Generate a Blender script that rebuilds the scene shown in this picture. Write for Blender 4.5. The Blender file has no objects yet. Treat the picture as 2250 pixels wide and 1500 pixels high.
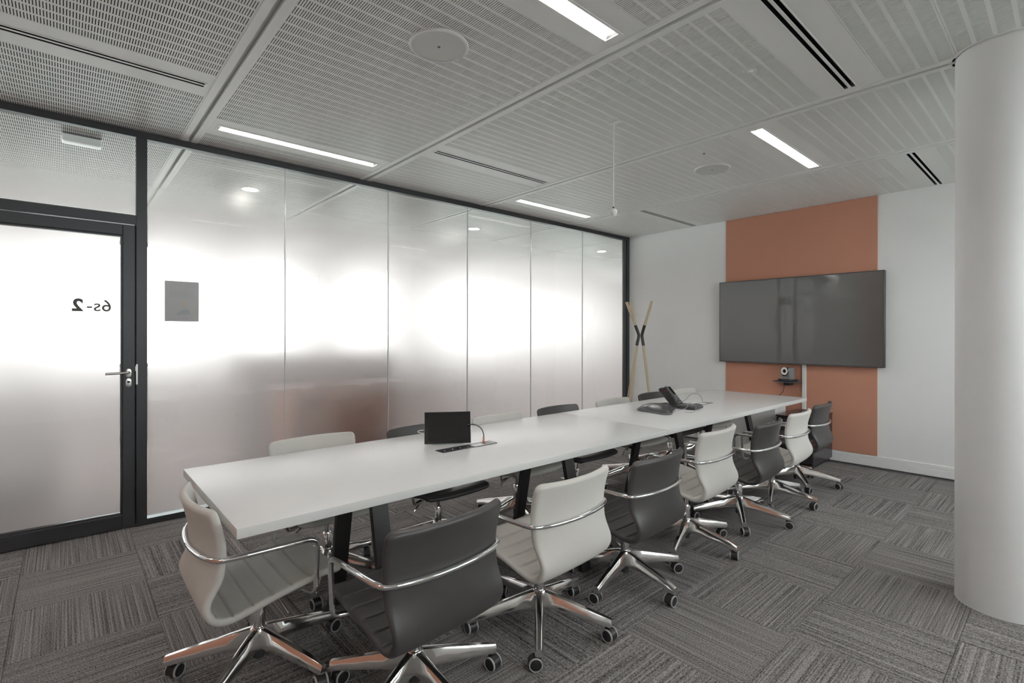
import bpy, bmesh, math, random
from mathutils import Vector, Matrix
random.seed(7)
R = math.radians
scene = bpy.context.scene
COL = scene.collection

# ------------------------------------------------------------------ camera
CAM_H = 1.42
cam_data = bpy.data.cameras.new('camera')
cam_data.sensor_width = 36.0
cam_data.lens = 1106.54 / 2250 * 36.0
cam_data.shift_y = -14.27 / 2250
cam_data.clip_start = 0.02
cam_data.clip_end = 300
cam = bpy.data.objects.new('camera', cam_data)
COL.objects.link(cam)
cam.location = (0, 0, CAM_H)
cam.rotation_euler = (R(90 - 0.03), R(-0.063), R(48.292))
scene.camera = cam

# ------------------------------------------------------------------ world, exposure
scene.view_settings.view_transform = 'Standard'
scene.view_settings.look = 'None'
scene.view_settings.gamma = 1.0
scene.view_settings.use_curve_mapping = False
scene.view_settings.exposure = 1.75
world = bpy.data.worlds.new('overcast_sky')
scene.world = world
world.use_nodes = True
bg = world.node_tree.nodes['Background']
bg.inputs[0].default_value = (0.95, 0.98, 1.0, 1)
bg.inputs[1].default_value = 2.5

# room dimensions (metres); camera stands at x = y = 0
XG = -4.613      # glass partition
YB = 6.549       # wall with the screen
ZC = 2.925       # ceiling
XR = 1.9         # facade with windows, right of the camera
YN = -2.0        # wall behind the camera
XF = -8.9        # far facade beyond the corridor
ZW0, ZW1 = 1.35, 2.74

ROOM_WINDOWS = [(0.1, 1.4), (2.6, 4.3), (4.5, 6.3)]  # unseen openings; spans and high sill chosen for their light and reflections
FAR_WINDOWS = [(-5.5, -3.2), (-3.0, -0.6), (-0.4, 1.85), (2.0, 3.25), (3.7, 5.0), (5.7, 8.6), (8.8, 11.5)]
FZ0, FZ1 = 0.95, 2.74

def portal(name, loc, rot, sx, sy):
    l = bpy.data.lights.new(name, 'AREA')
    l.shape = 'RECTANGLE'; l.size = sx; l.size_y = sy
    l.cycles.is_portal = True
    o = bpy.data.objects.new(name, l); COL.objects.link(o)
    o.location = loc; o.rotation_euler = rot
    return o
for a, b in ROOM_WINDOWS:
    portal('daylight_portal', (XR + 0.22, (a + b) / 2, (ZW0 + ZW1) / 2), (0, R(90), 0), ZW1 - ZW0, b - a)
for a, b in FAR_WINDOWS:
    portal('daylight_portal', (XF - 0.22, (a + b) / 2, (FZ0 + FZ1) / 2), (0, R(-90), 0), FZ1 - FZ0, b - a)

portal('daylight_portal', ((XF + XG)/2, -6.1, 1.845), (R(90), 0, 0), XG - XF - 0.6, 1.79)

# ------------------------------------------------------------------ materials
MATS = {}
def principled(name, col, rough=0.5, metal=0.0, spec=0.5, coat=0.0):
    m = bpy.data.materials.new(name); m.use_nodes = True
    b = m.node_tree.nodes['Principled BSDF']
    b.inputs['Base Color'].default_value = (*col, 1)
    b.inputs['Roughness'].default_value = rough
    b.inputs['Metallic'].default_value = metal
    b.inputs['Specular IOR Level'].default_value = spec
    b.inputs['Coat Weight'].default_value = coat
    MATS[name] = m
    return m
def nodes(m): return m.node_tree.nodes, m.node_tree.links, m.node_tree.nodes['Principled BSDF']
def add_noise(m, scale, amount, bump=0.0, dist=0.002, coord='Object', vec=(1, 1, 1), detail=3):
    N, L, b = nodes(m)
    tc = N.new('ShaderNodeTexCoord'); mp = N.new('ShaderNodeMapping'); mp.inputs['Scale'].default_value = vec
    L.new(tc.outputs[coord], mp.inputs[0])
    n = N.new('ShaderNodeTexNoise'); n.inputs['Scale'].default_value = scale; n.inputs['Detail'].default_value = detail
    L.new(mp.outputs[0], n.inputs['Vector'])
    if amount:
        c = b.inputs['Base Color'].default_value[:]
        mr = N.new('ShaderNodeMix'); mr.data_type = 'RGBA'
        mr.inputs['A'].default_value = (c[0] * (1 - amount), c[1] * (1 - amount), c[2] * (1 - amount), 1)
        mr.inputs['B'].default_value = (min(1, c[0] * (1 + amount)), min(1, c[1] * (1 + amount)), min(1, c[2] * (1 + amount)), 1)
        L.new(n.outputs['Fac'], mr.inputs['Factor']); L.new(mr.outputs['Result'], b.inputs['Base Color'])
    if bump:
        bp = N.new('ShaderNodeBump'); bp.inputs['Strength'].default_value = bump; bp.inputs['Distance'].default_value = dist
        L.new(n.outputs['Fac'], bp.inputs['Height']); L.new(bp.outputs[0], b.inputs['Normal'])
    return m

wall_white = add_noise(principled('wall_paint', (0.80, 0.80, 0.79), 0.85), 60, 0.015, 0.05, 0.001)
column_white = principled('column_paint', (0.82, 0.82, 0.82), 0.55)
ceil_white = principled('ceiling_metal', (0.83, 0.84, 0.82), 0.42)
fleece = principled('ceiling_fleece', (0.055, 0.055, 0.052), 0.95, 0, 0.1)
orange = add_noise(principled('orange_felt', (0.53, 0.260, 0.180), 0.95, 0, 0.15), 260, 0.12, 0.25, 0.001)
laminate = add_noise(principled('white_laminate', (0.80, 0.80, 0.795), 0.26, 0, 0.5), 90, 0.01)
edge_band = principled('white_edge_band', (0.72, 0.72, 0.70), 0.45)
dark_steel = principled('dark_steel', (0.030, 0.026, 0.027), 0.42, 0, 0.5)
anthracite = principled('anthracite_aluminium', (0.048, 0.050, 0.055), 0.38, 0.2, 0.5)
chrome = principled('chrome', (0.86, 0.86, 0.87), 0.055, 1.0)
polished_alu = principled('polished_aluminium', (0.90, 0.89, 0.88), 0.13, 1.0)
steel = principled('brushed_steel', (0.62, 0.60, 0.57), 0.28, 1.0)
leather = add_noise(principled('dark_leather', (0.060, 0.055, 0.055), 0.42, 0, 0.5), 420, 0.06, 0.12, 0.0006)
fabric = add_noise(principled('light_grey_fabric', (0.60, 0.58, 0.545), 0.92, 0, 0.2), 520, 0.10, 0.35, 0.0008)
piping_l = principled('pale_piping', (0.66, 0.64, 0.61), 0.8)
piping_d = principled('black_piping', (0.045, 0.04, 0.04), 0.4)
black_plastic = principled('black_plastic', (0.022, 0.021, 0.022), 0.42)
grey_tread = principled('grey_tread', (0.36, 0.36, 0.36), 0.6)
grey_plastic = principled('grey_plastic', (0.20, 0.205, 0.21), 0.38)
dark_grey = principled('dark_grey_plastic', (0.060, 0.062, 0.065), 0.27)
black_gloss = principled('black_glass', (0.012, 0.011, 0.012), 0.08, 0, 0.5)
screen_mat = principled('screen_panel', (0.065, 0.063, 0.062), 0.30, 0, 1.0, 1.0)
white_plastic = principled('white_plastic', (0.80, 0.80, 0.79), 0.4)
reflector = principled('lamp_reflector', (0.94, 0.94, 0.93), 0.25, 0.6)
black_void = principled('black_interior', (0.008, 0.008, 0.009), 0.7)
wood = add_noise(principled('pale_ash_wood', (0.52, 0.43, 0.31), 0.5), 14, 0.12, 0, 0, 'Object', (6, 6, 0.6))
red_cable = principled('copper_plug', (0.42, 0.13, 0.07), 0.4, 0.2)
white_cable = principled('grey_cable', (0.30, 0.30, 0.30), 0.5)
paper = principled('grey_paper', (0.47, 0.48, 0.49), 0.9)
ink = principled('faint_ink', (0.40, 0.41, 0.43), 0.9)
ink_orange = principled('faint_orange_ink', (0.52, 0.46, 0.39), 0.9)
letter = principled('lettering_film', (0.10, 0.105, 0.10), 0.8)
cabinet_dark = principled('dark_lacquer', (0.045, 0.038, 0.045), 0.22)
cabinet_white = principled('white_lacquer', (0.84, 0.83, 0.82), 0.3)
sofa_orange = add_noise(principled('orange_upholstery', (0.80, 0.26, 0.11), 0.9), 90, 0.1)
sofa_dark = add_noise(principled('brown_upholstery', (0.10, 0.075, 0.07), 0.9), 90, 0.1)
corridor_wall = principled('corridor_paint', (0.74, 0.73, 0.72), 0.9)
corridor_floor = add_noise(principled('pale_corridor_carpet', (0.42, 0.335, 0.325), 0.95, 0, 0.1), 40, 0.06)
speaker_grille = principled('speaker_grille', (0.62, 0.63, 0.61), 0.6)
key_grey = principled('key_caps', (0.26, 0.26, 0.26), 0.45)
blue_ink = principled('blue_mark', (0.05, 0.14, 0.45), 0.4)
red_ink = principled('red_mark', (0.6, 0.06, 0.04), 0.4)
ground_mat = principled('paving', (0.30, 0.30, 0.29), 0.9)

# lit downlight lens
m = bpy.data.materials.new('downlight_lens'); m.use_nodes = True; MATS['downlight_lens'] = m
b = m.node_tree.nodes['Principled BSDF']; b.inputs['Base Color'].default_value = (0.9, 0.9, 0.88, 1)
b.inputs['Emission Color'].default_value = (1, 0.97, 0.9, 1); b.inputs['Emission Strength'].default_value = 14.0
downlight_lens = m
m = bpy.data.materials.new('fill_lamp_tube'); m.use_nodes = True
b = m.node_tree.nodes['Principled BSDF']; b.inputs['Base Color'].default_value = (0.9, 0.9, 0.9, 1)
b.inputs['Emission Color'].default_value = (1.0, 0.98, 0.955, 1); b.inputs['Emission Strength'].default_value = 34.0  # glow added to brighten the room; the fixtures themselves look switched off
fill_lamp_tube = m
diffuser = principled('glow_lifted_diffuser', (0.85, 0.86, 0.86), 0.4)
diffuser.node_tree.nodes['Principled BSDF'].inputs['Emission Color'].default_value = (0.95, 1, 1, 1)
diffuser.node_tree.nodes['Principled BSDF'].inputs['Emission Strength'].default_value = 0.07  # weak glow added to the housing, which came out too dark
m = bpy.data.materials.new('green_led'); m.use_nodes = True
b = m.node_tree.nodes['Principled BSDF']; b.inputs['Emission Color'].default_value = (0.1, 1, 0.5, 1); b.inputs['Emission Strength'].default_value = 1.0
green_led = m

def carpet_material():
    m = principled('ribbed_carpet', (0.14, 0.135, 0.13), 0.95, 0, 0.1)
    N, L, b = nodes(m)
    tc = N.new('ShaderNodeTexCoord')
    oi = N.new('ShaderNodeObjectInfo')
    off = N.new('ShaderNodeVectorMath'); off.operation = 'SCALE'; off.inputs['Scale'].default_value = 37.0
    cmb = N.new('ShaderNodeCombineXYZ')
    for i in range(3): L.new(oi.outputs['Random'], cmb.inputs[i])
    L.new(cmb.outputs[0], off.inputs[0])
    add = N.new('ShaderNodeVectorMath'); add.operation = 'ADD'
    L.new(tc.outputs['Object'], add.inputs[0]); L.new(off.outputs[0], add.inputs[1])
    def stretched(vec, scale, detail):
        mp = N.new('ShaderNodeMapping'); mp.inputs['Scale'].default_value = vec
        L.new(add.outputs[0], mp.inputs[0])
        n = N.new('ShaderNodeTexNoise'); n.inputs['Scale'].default_value = scale; n.inputs['Detail'].default_value = detail
        L.new(mp.outputs[0], n.inputs['Vector']); return n.outputs['Fac']
    ribs = stretched((1.2, 150, 1), 1.0, 0.5)      # ribs run along local x
    broad = stretched((0.7, 40, 1), 1.0, 1.0)
    speck = stretched((170, 210, 1), 1.0, 1.5)
    def math_(op, a, bb):
        n = N.new('ShaderNodeMath'); n.operation = op
        for i, v in enumerate((a, bb)):
            if isinstance(v, (int, float)): n.inputs[i].default_value = v
            else: L.new(v, n.inputs[i])
        return n.outputs[0]
    s = math_('ADD', math_('MULTIPLY', ribs, 0.40), math_('MULTIPLY', broad, 0.07))
    s = math_('ADD', s, math_('MULTIPLY', speck, 0.60))
    ramp = N.new('ShaderNodeValToRGB')
    ramp.color_ramp.elements[0].position = 0.37; ramp.color_ramp.elements[0].color = (0.036, 0.033, 0.032, 1)
    ramp.color_ramp.elements[1].position = 0.73; ramp.color_ramp.elements[1].color = (0.37, 0.345, 0.335, 1)
    L.new(s, ramp.inputs[0]); L.new(ramp.outputs[0], b.inputs['Base Color'])
    bp = N.new('ShaderNodeBump'); bp.inputs['Strength'].default_value = 0.8; bp.inputs['Distance'].default_value = 0.004
    L.new(s, bp.inputs['Height']); L.new(bp.outputs[0], b.inputs['Normal'])
    return m
carpet = carpet_material()

def clear_glass():
    m = bpy.data.materials.new('clear_glass'); m.use_nodes = True
    N, L = m.node_tree.nodes, m.node_tree.links
    N.remove(N['Principled BSDF']); out = N['Material Output']
    t = N.new('ShaderNodeBsdfTransparent'); t.inputs[0].default_value = (0.955, 0.975, 0.965, 1)
    g = N.new('ShaderNodeBsdfGlossy'); g.inputs['Roughness'].default_value = 0.0
    f = N.new('ShaderNodeFresnel'); f.inputs['IOR'].default_value = 1.5
    geo = N.new('ShaderNodeNewGeometry'); inv = N.new('ShaderNodeMath'); inv.operation = 'SUBTRACT'; inv.inputs[0].default_value = 1.0
    L.new(geo.outputs['Backfacing'], inv.inputs[1])
    mul = N.new('ShaderNodeMath'); mul.operation = 'MULTIPLY'; L.new(f.outputs[0], mul.inputs[0]); L.new(inv.outputs[0], mul.inputs[1])
    mix = N.new('ShaderNodeMixShader')
    L.new(mul.outputs[0], mix.inputs[0]); L.new(t.outputs[0], mix.inputs[1]); L.new(g.outputs[0], mix.inputs[2])
    L.new(mix.outputs[0], out.inputs[0]); return m
glass = clear_glass()

def frost_film(name, z_clear, z_full):
    m = bpy.data.materials.new(name); m.use_nodes = True
    N, L = m.node_tree.nodes, m.node_tree.links
    N.remove(N['Principled BSDF']); out = N['Material Output']
    geo = N.new('ShaderNodeNewGeometry'); sep = N.new('ShaderNodeSeparateXYZ'); L.new(geo.outputs['Position'], sep.inputs[0])
    mr = N.new('ShaderNodeMapRange'); mr.interpolation_type = 'SMOOTHSTEP'
    mr.inputs['From Min'].default_value = z_clear; mr.inputs['From Max'].default_value = z_full
    L.new(sep.outputs[2], mr.inputs['Value'])
    t = N.new('ShaderNodeBsdfTransparent'); t.inputs[0].default_value = (1, 1, 1, 1)
    rf = N.new('ShaderNodeBsdfRefraction'); rf.inputs['Roughness'].default_value = 0.50; rf.inputs['IOR'].default_value = 1.3
    rf.inputs['Color'].default_value = (0.77, 0.735, 0.735, 1)
    tl = N.new('ShaderNodeBsdfTranslucent'); tl.inputs['Color'].default_value = (0.85, 0.79, 0.79, 1)
    a = N.new('ShaderNodeMixShader'); a.inputs[0].default_value = 0.38
    L.new(rf.outputs[0], a.inputs[1]); L.new(tl.outputs[0], a.inputs[2])
    mix = N.new('ShaderNodeMixShader')
    L.new(mr.outputs[0], mix.inputs[0]); L.new(t.outputs[0], mix.inputs[1]); L.new(a.outputs[0], mix.inputs[2])
    L.new(mix.outputs[0], out.inputs[0]); return m
film = frost_film('gradient_frost_film', 2.78, 2.10)

# ------------------------------------------------------------------ mesh helpers
class MB:
    def __init__(self): self.bm = bmesh.new()
    def box(self, c0, c1, bevel=0.0, seg=2, mat=0, M=None):
        x0, y0, z0 = c0; x1, y1, z1 = c1
        tmp = bmesh.new()
        vs = [tmp.verts.new(p) for p in ((x0,y0,z0),(x1,y0,z0),(x1,y1,z0),(x0,y1,z0),(x0,y0,z1),(x1,y0,z1),(x1,y1,z1),(x0,y1,z1))]
        for f in ((0,3,2,1),(4,5,6,7),(0,1,5,4),(1,2,6,5),(2,3,7,6),(3,0,4,7)): tmp.faces.new([vs[i] for i in f])
        if bevel > 0:
            bmesh.ops.bevel(tmp, geom=list(tmp.edges), offset=bevel, segments=seg, profile=0.6, affect='EDGES')
        self.merge(tmp, mat, M); return self
    def merge(self, tmp, mat=0, M=None):
        if M is not None: tmp.transform(M)
        mp = {}
        for v in tmp.verts: mp[v] = self.bm.verts.new(v.co)
        for f in tmp.faces:
            try:
                nf = self.bm.faces.new([mp[v] for v in f.verts]); nf.material_index = mat; nf.smooth = True
            except ValueError: pass
        tmp.free()
    def poly(self, pts, z0, z1, mat=0, M=None, bevel=0.0, seg=2):
        tmp = bmesh.new(); n = len(pts)
        a = [tmp.verts.new((p[0], p[1], z0)) for p in pts]; b = [tmp.verts.new((p[0], p[1], z1)) for p in pts]
        tmp.faces.new(a[::-1]); tmp.faces.new(b)
        for i in range(n): tmp.faces.new((a[i], a[(i+1) % n], b[(i+1) % n], b[i]))
        if bevel: bmesh.ops.bevel(tmp, geom=[e for e in tmp.edges if abs(e.verts[0].co.z - e.verts[1].co.z) < 1e-6], offset=bevel, segments=seg, profile=0.6, affect='EDGES')
        self.merge(tmp, mat, M); return self
    def lathe(self, prof, n=24, mat=0, M=None, mats=None):
        tmp = bmesh.new(); rings = []
        for (r, z) in prof:
            if r < 1e-6: rings.append([tmp.verts.new((0, 0, z))])
            else: rings.append([tmp.verts.new((r*math.cos(2*math.pi*i/n), r*math.sin(2*math.pi*i/n), z)) for i in range(n)])
        for k in range(len(rings)-1):
            A, B = rings[k], rings[k+1]
            if len(A) == 1 and len(B) == 1: continue
            for i in range(n):
                j = (i+1) % n
                if len(A) == 1: f = (A[0], B[j], B[i])
                elif len(B) == 1: f = (A[i], A[j], B[0])
                else: f = (A[i], A[j], B[j], B[i])
                tmp.faces.new(f)
        self.merge(tmp, mat, M); return self
    def tube(self, path, r, n=10, mat=0, M=None, closed=False):
        tmp = bmesh.new(); P = [Vector(p) for p in path]; rings = []
        t0 = (P[1]-P[0]).normalized()
        up = Vector((0, 0, 1)) if abs(t0.z) < 0.9 else Vector((1, 0, 0))
        nx = t0.cross(up).normalized()
        for i, p in enumerate(P):
            if i == 0: t = (P[1]-P[0])
            elif i == len(P)-1: t = (P[-1]-P[-2])
            else: t = (P[i+1]-P[i]).normalized() + (P[i]-P[i-1]).normalized()
            t.normalize(); nx = (nx - t*nx.dot(t)).normalized(); ny = t.cross(nx)
            rr = r[i] if isinstance(r, (list, tuple)) else r
            rings.append([tmp.verts.new(p + nx*rr*math.cos(2*math.pi*k/n) + ny*rr*math.sin(2*math.pi*k/n)) for k in range(n)])
        for a, b in zip(rings, rings[1:]):
            for k in range(n): tmp.faces.new((a[k], a[(k+1) % n], b[(k+1) % n], b[k]))
        tmp.faces.new(rings[0][::-1]); tmp.faces.new(rings[-1])
        self.merge(tmp, mat, M); return self
    def mesh(self, name, mats, angle=35):
        me = bpy.data.meshes.new(name)
        bmesh.ops.recalc_face_normals(self.bm, faces=list(self.bm.faces))
        self.bm.to_mesh(me); self.bm.free()
        for m in (mats if isinstance(mats, (list, tuple)) else [mats]): me.materials.append(m)
        me.set_sharp_from_angle(angle=R(angle))
        return me
    def obj(self, name, mats, parent=None, angle=35, loc=None, rot=None):
        return link(name, self.mesh(name, mats, angle), parent, loc, rot)

def link(name, me, parent=None, loc=None, rot=None):
    o = bpy.data.objects.new(name, me); COL.objects.link(o)
    if parent: o.parent = parent
    if loc is not None: o.location = loc
    if rot is not None: o.rotation_euler = rot
    return o
def tag(o, label=None, cat=None, group=None, kind=None):
    if label: o['label'] = label
    if cat: o['category'] = cat
    if group: o['group'] = group
    if kind: o['kind'] = kind
    return o
def thing(name, label, cat, loc=(0, 0, 0), rz=0.0, group=None, kind=None):
    o = bpy.data.objects.new(name, None); COL.objects.link(o); o.empty_display_size = 0.05
    o.location = loc; o.rotation_euler = (0, 0, rz)
    return tag(o, label, cat, group, kind)
def struct(o, label=None): return tag(o, label, None, None, 'structure')
def fillet(path, r, seg=5):
    P = [Vector(p) for p in path]; out = [P[0]]
    for i in range(1, len(P)-1):
        a, b, c = P[i-1], P[i], P[i+1]
        d1, d2 = (a-b), (c-b); l = min(r, d1.length*0.48, d2.length*0.48)
        p0, p2 = b + d1.normalized()*l, b + d2.normalized()*l
        for k in range(seg+1):
            t = k/seg; out.append(p0*(1-t)**2 + b*2*t*(1-t) + p2*t*t)
    out.append(P[-1]); return out
def catmull(pts, per=8):
    P = [Vector(p) for p in pts]; P = [P[0]*2-P[1]] + P + [P[-1]*2-P[-2]]; out = []
    for i in range(1, len(P)-2):
        for k in range(per):
            t = k/per; a, b, c, d = P[i-1], P[i], P[i+1], P[i+2]
            out.append(0.5*((2*b) + (c-a)*t + (2*a-5*b+4*c-d)*t*t + (3*b-a-3*c+d)*t**3))
    out.append(P[-2]); return out
def T(x, y, z): return Matrix.Translation((x, y, z))
def RX(a): return Matrix.Rotation(R(a), 4, 'X')
def RY(a): return Matrix.Rotation(R(a), 4, 'Y')
def RZ(a): return Matrix.Rotation(R(a), 4, 'Z')

# ================================================================== THE SETTING
# ---- floor with carpet tiles
floor = struct(MB().box((-4.9, -3.0, -0.12), (XR + 0.3, YB + 0.3, -0.007)).obj('floor', dark_steel), 'grey floor of ribbed carpet tiles laid in a chequered pattern')
TX, TY = 0.538, 0.550
tile_me = MB().box((-TX/2 + 0.0006, -TY/2 + 0.0006, -0.007), (TX/2 - 0.0006, TY/2 - 0.0006, 0), 0.0018, 1).mesh('carpet_tile', carpet)
tile_me_r = MB().box((-TY/2 + 0.0006, -TX/2 + 0.0006, -0.007), (TY/2 - 0.0006, TX/2 - 0.0006, 0), 0.0018, 1).mesh('carpet_tile_turned', carpet)
for i in range(-7, 4):
    for k in range(-4, 12):
        x = -0.634 + i*TX; y = 0.36 + TY/2 + k*TY
        if x > XR - 0.2 or y > YB - 0.0: continue
        along_x = (i + k) % 2 == 0
        link('carpet_tile', tile_me if along_x else tile_me_r, floor, (x, y, 0), (0, 0, 0 if along_x else R(90)))
struct(MB().box((XF - 0.2, -6.0, -0.12), (-4.91, 13.5, -0.004)).obj('floor_corridor', corridor_floor), 'carpeted corridor floor beyond the glass')

# ---- walls
wall_back = struct(MB().box((XG - 0.06, YB, -0.1), (XR + 0.2, YB + 0.16, ZC + 0.12)).obj('wall_back', wall_white), 'white end wall behind the screen')
panel = MB().box((-3.088, YB - 0.014, 0.118), (-1.429, YB - 0.0005, ZC - 0.003), 0.002, 1).obj('acoustic_panel', orange)
tag(panel, 'orange felt panel from floor to ceiling behind the screen', 'wall panel')
bb = struct(MB().box((XG + 0.03, YB - 0.016, 0.0), (XR, YB - 0.0005, 0.078), 0.002, 1).obj('baseboard_back', cabinet_white), 'white baseboard below the orange panel')
MB().box((XG + 0.03, YB - 0.011, 0.080), (XR, YB - 0.0005, 0.117), 0.002, 1).obj('baseboard_cap', cabinet_white, bb)
near = MB()
near.box((XG - 0.06, YN - 0.15, -0.1), (XR + 0.2, YN, ZC + 0.12)); struct(near.obj('wall_near', wall_white), 'white wall behind the camera')
tag(MB().box((-3.6, YN, 0.118), (0.4, YN + 0.014, ZC - 0.003), 0.002, 1).obj('acoustic_panel', orange), 'wide orange felt panel on the wall behind the camera', 'wall panel')

def facade(name, x0, x1, yr, wins, z0, z1, mat, label):
    f = MB(); ya = yr[0]
    zt = ZC + 0.12
    f.box((x0, yr[0], -0.1), (x1, yr[1], z0)); f.box((x0, yr[0], z1), (x1, yr[1], zt))
    for a, b in wins:
        f.box((x0, ya, z0), (x1, a, z1)); ya = b
    f.box((x0, ya, z0), (x1, yr[1], z1))
    return struct(f.obj(name, mat), label)
facade('wall_right', XR, XR + 0.2, (YN, YB), ROOM_WINDOWS, ZW0, ZW1, wall_white, 'unseen window wall right of the camera, openings placed for the light')
facade('wall_corridor', XF - 0.2, XF, (-6.0, 13.5), FAR_WINDOWS, FZ0, FZ1, corridor_wall, 'window wall on the far side of the corridor')
wn = 0
def window_unit(x, a, b, z0, z1, nrm):
    global wn
    wn += 1
    w = bpy.data.objects.new('window_%d' % wn, None); COL.objects.link(w); struct(w, 'tall fixed window with a dark frame'); w.location = (x, (a+b)/2, z0)
    h, hw = z1 - z0, (b-a)/2
    f = MB(); t = 0.05
    f.box((-0.03, -hw, 0), (0.03, -hw + t, h)); f.box((-0.03, hw - t, 0), (0.03, hw, h)); f.box((-0.03, -hw + t, 0), (0.03, hw - t, t)); f.box((-0.03, -hw + t, h - t), (0.03, hw - t, h))
    f.obj('window_frame', anthracite, w)
    MB().box((-0.004, -hw + t, t), (0.004, hw - t, h - t)).obj('window_pane', glass, w)
for a, b_ in ROOM_WINDOWS: window_unit(XR + 0.12, a, b_, ZW0, ZW1, 1)
for a, b_ in FAR_WINDOWS: window_unit(XF - 0.12, a, b_, FZ0, FZ1, -1)
struct(MB().box((XF, 13.3, -0.1), (XG, 13.5, ZC + 0.12)).obj('wall_corridor_far', corridor_wall), 'corridor end wall')
we = MB(); we.box((XF, -6.0, -0.1), (XG, -5.8, 0.95)); we.box((XF, -6.0, 2.74), (XG, -5.8, ZC + 0.12)); we.box((XF, -6.0, 0.95), (XF + 0.3, -5.8, 2.74)); we.box((XG - 0.3, -6.0, 0.95), (XG, -5.8, 2.74))  # unseen end opened as a window to brighten screen reflection and door
struct(we.obj('wall_corridor_near', corridor_wall), 'unseen near end wall of the corridor, opened for extra light')
wn += 1
we = bpy.data.objects.new('window_%d' % wn, None); COL.objects.link(we); struct(we, 'wide window added at the unseen corridor end for extra light'); we.location = ((XF + XG)/2, -5.9, 0.95)
_h = (XG - XF)/2 - 0.3; f_ = MB()
for k_ in range(4): f_.box((-_h + k_*(2*_h - 0.05)/3, -0.03, 0), (-_h + k_*(2*_h - 0.05)/3 + 0.05, 0.03, 1.79))
f_.box((-_h, -0.03, 0), (_h, 0.03, 0.05)); f_.box((-_h, -0.03, 1.74), (_h, 0.03, 1.79)); f_.obj('window_frame', anthracite, we)
MB().box((-_h + 0.05, -0.004, 0.05), (_h - 0.05, 0.004, 1.74)).obj('window_pane', glass, we)
struct(MB().box((XG - 0.06, YB + 0.16, -0.1), (XG + 0.1, 13.5, ZC + 0.12)).obj('wall_corridor_side', corridor_wall), 'corridor wall past the meeting room')
struct(MB().box((XG - 0.06, -6.0, -0.1), (XG + 0.1, YN - 0.15, ZC + 0.12)).obj('wall_corridor_side_near', corridor_wall), 'corridor wall before the meeting room')
struct(MB().box((-90, -90, -9.2), (90, 90, -9.0)).obj('ground', ground_mat), 'paved ground far below the windows')

# ---- column
cx, cy, cr = -0.258, 3.688, 0.192
col = struct(MB().lathe([(0, 0), (cr, 0), (cr, ZC - 0.012), (cr - 0.004, ZC - 0.012), (cr - 0.004, ZC), (0, ZC)], 96, M=T(cx, cy, 0)).obj('column', column_white, angle=40), 'round white column near the windows')
MB().lathe([(cr + 0.002, ZC - 0.004), (cr + 0.014, ZC - 0.004), (cr + 0.014, ZC + 0.002), (cr + 0.002, ZC + 0.002), (cr + 0.002, ZC - 0.004)], 96, M=T(cx, cy, 0)).obj('ceiling_collar', ceil_white, col)

# ---- ceiling
GUT = [-2.227, -0.755, 0.717, 2.178, 3.652, 5.132, 6.604, 8.076]
PW = 0.324
SEAM0 = -0.434
ceiling = struct(MB().box((XF, -6.0, ZC + 0.045), (XR + 0.2, 13.5, ZC + 0.14)).obj('ceiling', wall_white), 'white metal ceiling of slotted panels')
def slotted_panel(length):
    b = MB(); bm = b.bm
    hw, hl = PW/2 - 0.0006, length/2 - 0.0006
    def quad(x0, y0, x1, y1, z=0.0, mat=0):
        f = bm.faces.new([bm.verts.new(p) for p in ((x0, y0, z), (x0, y1, z), (x1, y1, z), (x1, y0, z))]); f.material_index = mat
    rows = 4; pitch = PW/rows; sl = 0.063; sp = 0.0116; sw = 0.0040
    n = int((2*hl - 0.014)/sp); y0 = -n*sp/2
    xs = []
    for r in range(rows):
        c = -PW/2 + pitch*(r + 0.5); xs.append((c - sl/2, c + sl/2))
    prev = -hw
    for a, c in xs:
        quad(prev, -hl, a, hl); prev = c
    quad(prev, -hl, hw, hl)
    for a, c in xs:
        yy = -hl
        for j in range(n):
            s0 = y0 + sp*(j + 0.5) - sw/2
            quad(a, yy, c, s0)
            f = bm.faces.new([bm.verts.new(p) for p in ((a, s0, 0), (c, s0, 0), (c, s0, 0.0025), (a, s0, 0.0025))])
            f = bm.faces.new([bm.verts.new(p) for p in ((a, s0+sw, 0), (a, s0+sw, 0.0025), (c, s0+sw, 0.0025), (c, s0+sw, 0))])
            yy = s0 + sw
        quad(a, yy, c, hl)
    quad(-hw, -hl, hw, hl, 0.003, 1)
    for (a0, b0), (a1, b1) in (((-hw, -hl), (hw, -hl)), ((hw, -hl), (hw, hl)), ((hw, hl), (-hw, hl)), ((-hw, hl), (-hw, -hl))):
        bm.faces.new([bm.verts.new(p) for p in ((a0, b0, 0), (a1, b1, 0), (a1, b1, 0.018), (a0, b0, 0.018))])
    me = bpy.data.meshes.new('slotted_panel'); bm.to_mesh(me); bm.free()
    me.materials.append(ceil_white); me.materials.append(fleece)
    return me
slot_me = {}
plain_me = {}
LIGHT_HALF_W, LIGHT_LEN = 0.052, 1.26
def plain_panel(length, hole_hw, hole_len):
    b = MB(); hw, hl = PW/2 - 0.0006, length/2 - 0.0006; h = 0.016
    b.box((-hw, -hl, 0), (-hole_hw, hl, h)); b.box((hole_hw, -hl, 0), (hw, hl, h))
    b.box((-hole_hw, -hl, 0), (hole_hw, -hole_len/2, h)); b.box((-hole_hw, hole_len/2, 0), (hole_hw, hl, h))
    return b.mesh('plain_panel', ceil_white)
LIGHTS = []; VENTS = []
ncol_r, ncol_l = 7, 26
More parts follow.
